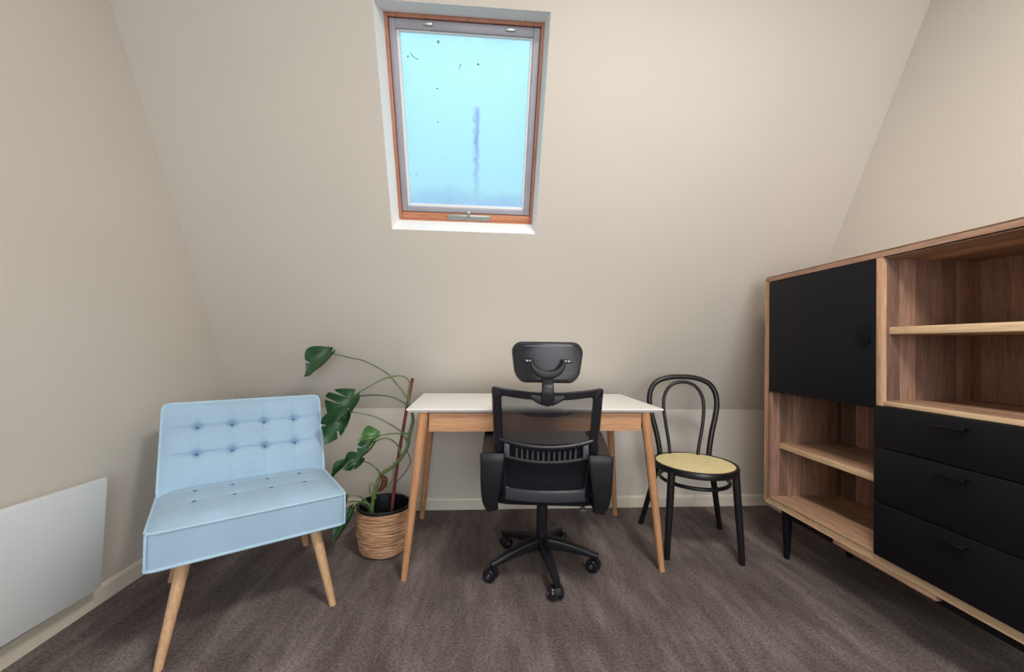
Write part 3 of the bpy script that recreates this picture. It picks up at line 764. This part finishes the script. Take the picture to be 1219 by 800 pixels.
# staves: thin boards lining the carcass (each a piece)
def staves_y(name_parent, x0, x1, z0, z1, ya, yb_, wmean, mat, vert=True):
    y = ya
    while y < yb_ - .004:
        wd = min(wmean * rnd.uniform(.7, 1.3), yb_ - y)
        if yb_ - y - wd < .015: wd = yb_ - y
        bm = new(); box(bm, (x0, y + .0003, z0), (x1 + rnd.uniform(-.0004, .0004), y + wd - .0003, z1), .0006, 1)
        obj('stave', bm, mat, name_parent, True); y += wd
def staves_x(name_parent, y0, y1, z0, z1, xa, xb, wmean, mat):
    x = xa
    while x < xb - .004:
        wd = min(wmean * rnd.uniform(.7, 1.3), xb - x)
        if xb - x - wd < .015: wd = xb - x
        bm = new(); box(bm, (x + .0003, y0, z0), (x + wd - .0003, y1, z1), .0006, 1)
        obj('stave', bm, mat, name_parent, True); x += wd
back = cpart('back_panel', (1.878, Y0 + .03, ZB2), (XBK - .001, Y1 - .03, ZT2), 'acz')
staves_y(back, 1.872, 1.878, ZB2, ZT2, Y0 + .031, YD - .014, .075, 'acz'); staves_y(back, 1.872, 1.878, ZB2, ZT2, YD + .014, Y1 - .031, .075, 'acz')
sd = cpart('side_panel', (XF + .03, Y1 - .0335, ZB2), (1.872, Y1 - .031, ZT2), 'acz')
staves_x(sd, Y1 - .040, Y1 - .0335, ZB2, ZT2, XF + .004, 1.872, .050, 'acz')
dvd = cpart('divider', (XF + .001, YD - .0125, ZB2), (1.872, YD + .0125, ZT2), 'aclightz')
staves_x(dvd, YD - .017, YD - .0125, .84, ZT2, XF + .016, 1.872, .055, 'acz'); staves_x(dvd, YD + .0125, YD + .017, ZB2, .84, XF + .016, 1.872, .055, 'acz')
flo = cpart('bottom_board', (XF + .03, YD + .02, ZB2 - .002), (1.872, Y1 - .04, ZB2 + .001), 'acy')
staves_x(flo, YD + .017, Y1 - .040, ZB2 + .001, ZB2 + .004, XF + .012, 1.872, .09, 'acy')
mid = cpart('shelf', (XF + .002, Y0 + .03, .834), (1.872, YD - .017, .850), 'aclight')
staves_x(mid, Y0 + .03, YD - .017, .850, .853, XF + .012, 1.872, .08, 'acy')
sh1 = cpart('shelf', (XF + .022, Y0 + .03, 1.098), (1.872, YD - .017, 1.125), 'aclight'); 
sh2 = cpart('shelf', (XF + .050, YD + .017, .525), (1.872, Y1 - .040, .551), 'aclight')
staves_x(sh2, YD + .017, Y1 - .040, .551, .554, XF + .056, 1.872, .085, 'acy')
# ceiling boards of the upper shelf
tpb = cpart('top_board', (XF + .02, Y0 + .031, ZT2 - .003), (1.872, YD - .018, ZT2 - .001), 'acy')
staves_x(tpb, Y0 + .031, YD - .018, ZT2 - .007, ZT2 - .003, XF + .006, 1.872, .07, 'acy')
# door
door = cpart('door', (XF - .001, YD + .012, .818), (XF + .019, Y1 - .031, 1.3855), 'black_lacquer', bev=.002)
bm = new(); box(bm, (XF - .012, 1.418, 1.062), (XF - .006, 1.466, 1.143), .002); box(bm, (XF - .007, 1.418, 1.062), (XF + .001, 1.424, 1.143), .001); obj('handle', bm, 'tab', door, True)
# drawers
for za, zb in ((.681, .832), (.4775, .678), (.2765, .4745)):
    d_ = cpart('drawer', (XF - .012, Y0 + .006, za), (XF + .008, 1.3935, zb), 'black_lacquer', bev=.002)
    cpart('drawer_box', (XF + .008, Y0 + .05, za + .015), (1.85, YD - .03, zb - .02), 'black_lacquer', d_)
    zh = zb - .030
    bm = new(); box(bm, (XF - .030, 1.100, zh + .001), (XF - .012, 1.191, zh + .004), .001); box(bm, (XF - .030, 1.100, zh - .006), (XF - .027, 1.191, zh + .004), .001); obj('handle', bm, 'black_metal', d_, True)
# base: black legs, rails and a wooden batten
for lx, xs_ in ((1.512, 1), (1.842, 1)):
    for ly in (1.885, .925):
        bm = new(); rings(bm, [[Vector((lx + a * 1.0, ly - .012 + b, z)) for a, b in rounded(s_, s_, .006, 3)] for s_, z in ((.036, ZB + .0), (.036, .20), (.022, 0))]); obj('leg', bm, 'black_lacquer', cb, True)
for lx in (1.512, 1.842):
    cpart('base_rail', (lx - .012, .925, ZB - .034), (lx + .012, 1.87, ZB), 'black_lacquer')
for ly in (1.873, .913):
    cpart('base_rail', (1.53, ly - .012, ZB - .034), (1.824, ly + .012, ZB), 'black_lacquer')
cpart('batten', (XF + .002, 1.20, ZB - .0195), (XF + .030, 1.58, ZB), 'acy')

# ------------------------------------------------------------------ potted monstera
pp = thing('potted_plant', 'leggy monstera tied to a stake in a wicker-wrapped pot left of the desk', 'plant', (-.492, 2.045, 0))
def rad(z): return .104 + (.127 - .104) * min(1, z / .10) ** .8 if z < .10 else .127 + .002 * (z - .10) / .12
bm = new(); lathe(bm, [(.001, .004), (.096, .004), (.100, .012)] + [(rad(z) - .004, z) for z in (.03, .06, .10, .16, .21)] + [(.125, .222)], 40, caps=False); obj('pot', bm, 'wicker', pp)
bm = new(); z = .012
while z < .214:
    R_ = rad(z); ph = rnd.uniform(0, 6.28); a1 = rnd.uniform(.0015, .004); a2 = rnd.uniform(.001, .0025); k1 = rnd.choice((1, 2)); k2 = rnd.choice((3, 4, 5))
    for lay in range(2):
        rr_ = rnd.uniform(.0028, .0046); pts = []
        sp_ = rnd.uniform(0, 6.28)
        for i in range(44):
            t_ = 2 * math.pi * i / 44
            zz = max(.006, z + a1 * math.sin(k1 * t_ + ph) + a2 * math.sin(k2 * t_ + sp_) + .003 * lay)
            R2 = rad(zz) + .0012 + .0012 * math.sin(6 * t_ + sp_) + rnd.uniform(-.0006, .0006)
            pts.append((R2 * math.cos(t_), R2 * math.sin(t_), zz))
        tube(bm, pts, rr_, 6, True)
    z += .0072
wk = obj('wicker_strands', bm, 'wicker', pp); wk['kind'] = 'stuff'
bm = new(); lathe(bm, [(.112, .11), (.1195, .218), (.1205, .230), (.127, .234), (.133, .230), (.133, .219), (.127, .216)], 44, caps=False); lathe(bm, [(.112, .11), (.1, .109)], 44, caps=False); obj('pot_liner', bm, 'liner', pp)
bm = new(); lathe(bm, [(.112, .112), (.111, .122), (.09, .126), (.04, .129), (.001, .130)], 32); obj('soil', bm, 'soil', pp)
def wtube(pts, r_, mat, name, n=8, k=6):
    bm = new(); tube(bm, spline(pts, k), r_, n); return obj(name, bm, mat, pp, True)
wtube([(-.463, 2.05, .115), (-.437, 2.06, .40), (-.405, 2.075, .64), (-.371, 2.09, .858)], .0085, 'stake', 'stake')
wtube([(-.553, 2.05, .12), (-.555, 2.05, .20), (-.541, 2.05, .288), (-.514, 2.055, .368), (-.456, 2.05, .411), (-.414, 2.055, .457), (-.386, 2.06, .509), (-.378, 2.065, .569), (-.363, 2.075, .642), (-.374, 2.075, .702), (-.39, 2.075, .749)], [.0105, .010, .0095, .009, .009, .0085, .008, .007], 'stem', 'stem', 10)
pet = [
 ([(-.39, 2.075, .745), (-.387, 2.075, .80), (-.384, 2.07, .840), (-.422, 2.06, .871), (-.502, 2.05, .858), (-.581, 2.04, .816), (-.648, 2.03, .773)], 'stem'),
 ([(-.385, 2.075, .72), (-.395, 2.085, .755), (-.464, 2.10, .837), (-.523, 2.13, .886), (-.643, 2.17, .940), (-.723, 2.19, .956), (-.812, 2.20, .977)], 'stem'),
 ([(-.375, 2.075, .70), (-.394, 2.07, .723), (-.462, 2.06, .761), (-.551, 2.05, .774), (-.648, 2.035, .768)], 'stemd'),
 ([(-.366, 2.075, .63), (-.390, 2.06, .575), (-.46, 2.04, .622), (-.54, 2.02, .669), (-.62, 1.995, .694), (-.672, 1.985, .700)], 'stem'),
 ([(-.385, 2.06, .53), (-.408, 2.06, .569), (-.459, 2.06, .577), (-.53, 2.05, .569)], 'stem'),
 ([(-.412, 2.055, .455), (-.419, 2.05, .475), (-.426, 2.05, .509), (-.458, 2.04, .547), (-.496, 2.03, .560), (-.546, 2.02, .539), (-.571, 2.01, .499)], 'stem'),
 ([(-.530, 2.05, .32), (-.520, 2.05, .375), (-.535, 2.04, .407), (-.569, 2.03, .437), (-.603, 2.02, .45)], 'stem'),
 ([(-.550, 2.05, .18), (-.565, 2.04, .224), (-.612, 2.02, .276), (-.67, 2.0, .289)], 'stem'),
 ([(-.550, 2.05, .175), (-.575, 2.03, .235), (-.64, 1.99, .262), (-.69, 1.96, .250)], 'stem'),
 ([(-.555, 2.05, .17), (-.575, 2.02, .225), (-.605, 1.985, .252), (-.625, 1.96, .235)], 'stemd')]
for pts, mt in pet: wtube(pts, [.0058, .0042, .0036, .0034], mt, 'petiole')
wtube([(-.384, 2.05, .49), (-.365, 2.04, .44), (-.385, 2.03, .395), (-.425, 2.03, .345)], .0026, 'root', 'aerial_root', 6)
wtube([(-.452, 2.05, .43), (-.452, 2.045, .37), (-.462, 2.04, .33), (-.488, 2.04, .312), (-.512, 2.045, .325)], .003, 'stem', 'aerial_root', 6)
wtube([(-.528, 2.04, .30), (-.556, 2.03, .34), (-.560, 2.025, .295), (-.545, 2.03, .262), (-.530, 2.04, .26)], .003, 'stem', 'aerial_root', 6)
bm = new(); sweep(bm, spline([Vector((-.512, 2.04, .375)), Vector((-.492, 2.035, .352)), Vector((-.500, 2.035, .318)), Vector((-.522, 2.04, .290))], 6), lambda i: circ(.004 + .013 * math.sin(math.pi * min(1, i / 18)) , 9), up=(0, -1, 0)); obj('dry_sheath', bm, 'sheath', pp, True)

def leaf(base, tip, nrm, width, mat, splits=0, fold=.35, droop=.12, shape='heart', side_cuts=None, holes=False):
    """outline in local (t along the midrib 0..1, s across), bent and folded about the midrib."""
    base, tip, nrm = Vector(base), Vector(tip), Vector(nrm)
    ax = tip - base; L = ax.length; ax.normalize(); nz = (nrm - ax * nrm.dot(ax)).normalized(); sx = ax.cross(nz)
    def hw_(t):
        if shape == 'heart': return width * (math.sin(math.pi * min(1, (t + .14) / 1.14) ** .72) ** .9 if t < 1 else 0)
        return width * math.sin(math.pi * min(1, max(.02, t)) ** .8)
    bm = new(); tk = .0008
    def P(t, s):   # s signed distance from the midrib
        h_ = fold * abs(s) - droop * L * (t - .3) ** 2 * 1.0 + .0035 * math.sin(9 * t + 40 * s) - 1.2 * s * s / max(width, .01)
        return base + ax * (t * L) + sx * s * math.cos(math.atan(fold)) - nz * h_ * -1.0 * (-1)
    nT = 44
    for sgn in (-1, 1):
        cuts = (side_cuts or {}).get(sgn, [])
        rows = []
        for i in range(nT + 1):
            t = -.13 + 1.13 * i / nT if shape == 'heart' else i / nT
            wmax = hw_(t); inner_s = 0.0
            if t < 0: inner_s = width * .16 * (-t / .13) ** .6
            cut = 1.0
            for (tc_, dp, wd) in cuts:
                if abs(t - tc_) < wd: cut = min(cut, 1 - dp * (1 - (abs(t - tc_) / wd) ** 2) ** .5)
            a, b = inner_s, max(inner_s + .0004, wmax * cut)
            row = []
            for j in range(7):
                s = a + (b - a) * j / 6
                # lobes sweep toward the tip as they go out
                row.append(P(t + .10 * (s / width) ** 2, s * sgn))
            rows.append(row)
        for side in (0, 1):
            V = [[bm.verts.new(p + nz * (tk if side else -tk)) for p in r_] for r_ in rows]
            for i in range(nT):
                for j in range(6):
                    try: bm.faces.new((V[i][j], V[i][j + 1], V[i + 1][j + 1], V[i + 1][j]))
                    except ValueError: pass
    lf = obj('leaf', bm, mat, pp, True, sharp=180)
    bm = new(); mr = [P(t, 0.0) + nz * .001 for t in [0, .2, .4, .6, .8, .97]]
    tube(bm, mr, [.0022, .0018, .0012, .0006], 6); obj('midrib', bm, 'stem', lf, True)
    return lf
# top left leaf, big leaf (upper and lower), small bright leaf, folded leaves and low leaves
leaf((-.825, 2.20, .985), (-.952, 2.18, .850), (-.30, -.85, .42), .072, 'leaf', side_cuts={-1: [(.36, .75, .04), (.62, .7, .045)], 1: [(.62, .3, .03)]}, fold=.25)
leaf((-.645, 2.03, .778), (-.752, 1.99, .640), (-.1, -.97, .2), .078, 'leaf', side_cuts={1: [(.18, .82, .028), (.42, .8, .03)], -1: [(.38, .8, .028), (.62, .72, .028)]}, fold=.18)
leaf((-.668, 1.985, .705), (-.757, 1.965, .545), (-.05, -.99, .1), .062, 'leaf', side_cuts={1: [(.5, .35, .02)], -1: [(.55, .72, .055), (.25, .5, .02)]}, fold=.22)
leaf((-.530, 2.05, .575), (-.625, 2.03, .545), (0.05, -.75, .66), .046, 'leafl', fold=.4)
leaf((-.545, 2.02, .545), (-.625, 2.0, .455), (-.35, -.8, .5), .042, 'leaf', fold=.5, side_cuts={1: [(.45, .4, .04)]})
leaf((-.600, 2.02, .465), (-.680, 1.99, .415), (-.2, -.9, .4), .050, 'leaf', fold=.4, side_cuts={-1: [(.5, .5, .04)]})
leaf((-.665, 2.01, .462), (-.750, 1.98, .350), (-.85, -.35, .40), .040, 'leaf', fold=.5)
leaf((-.668, 1.995, .289), (-.690, 1.97, .205), (-.2, -.95, .2), .034, 'leaf', fold=.3)
leaf((-.622, 1.96, .238), (-.690, 1.90, .105), (-.35, -.80, .45), .044, 'leaf', fold=.4)
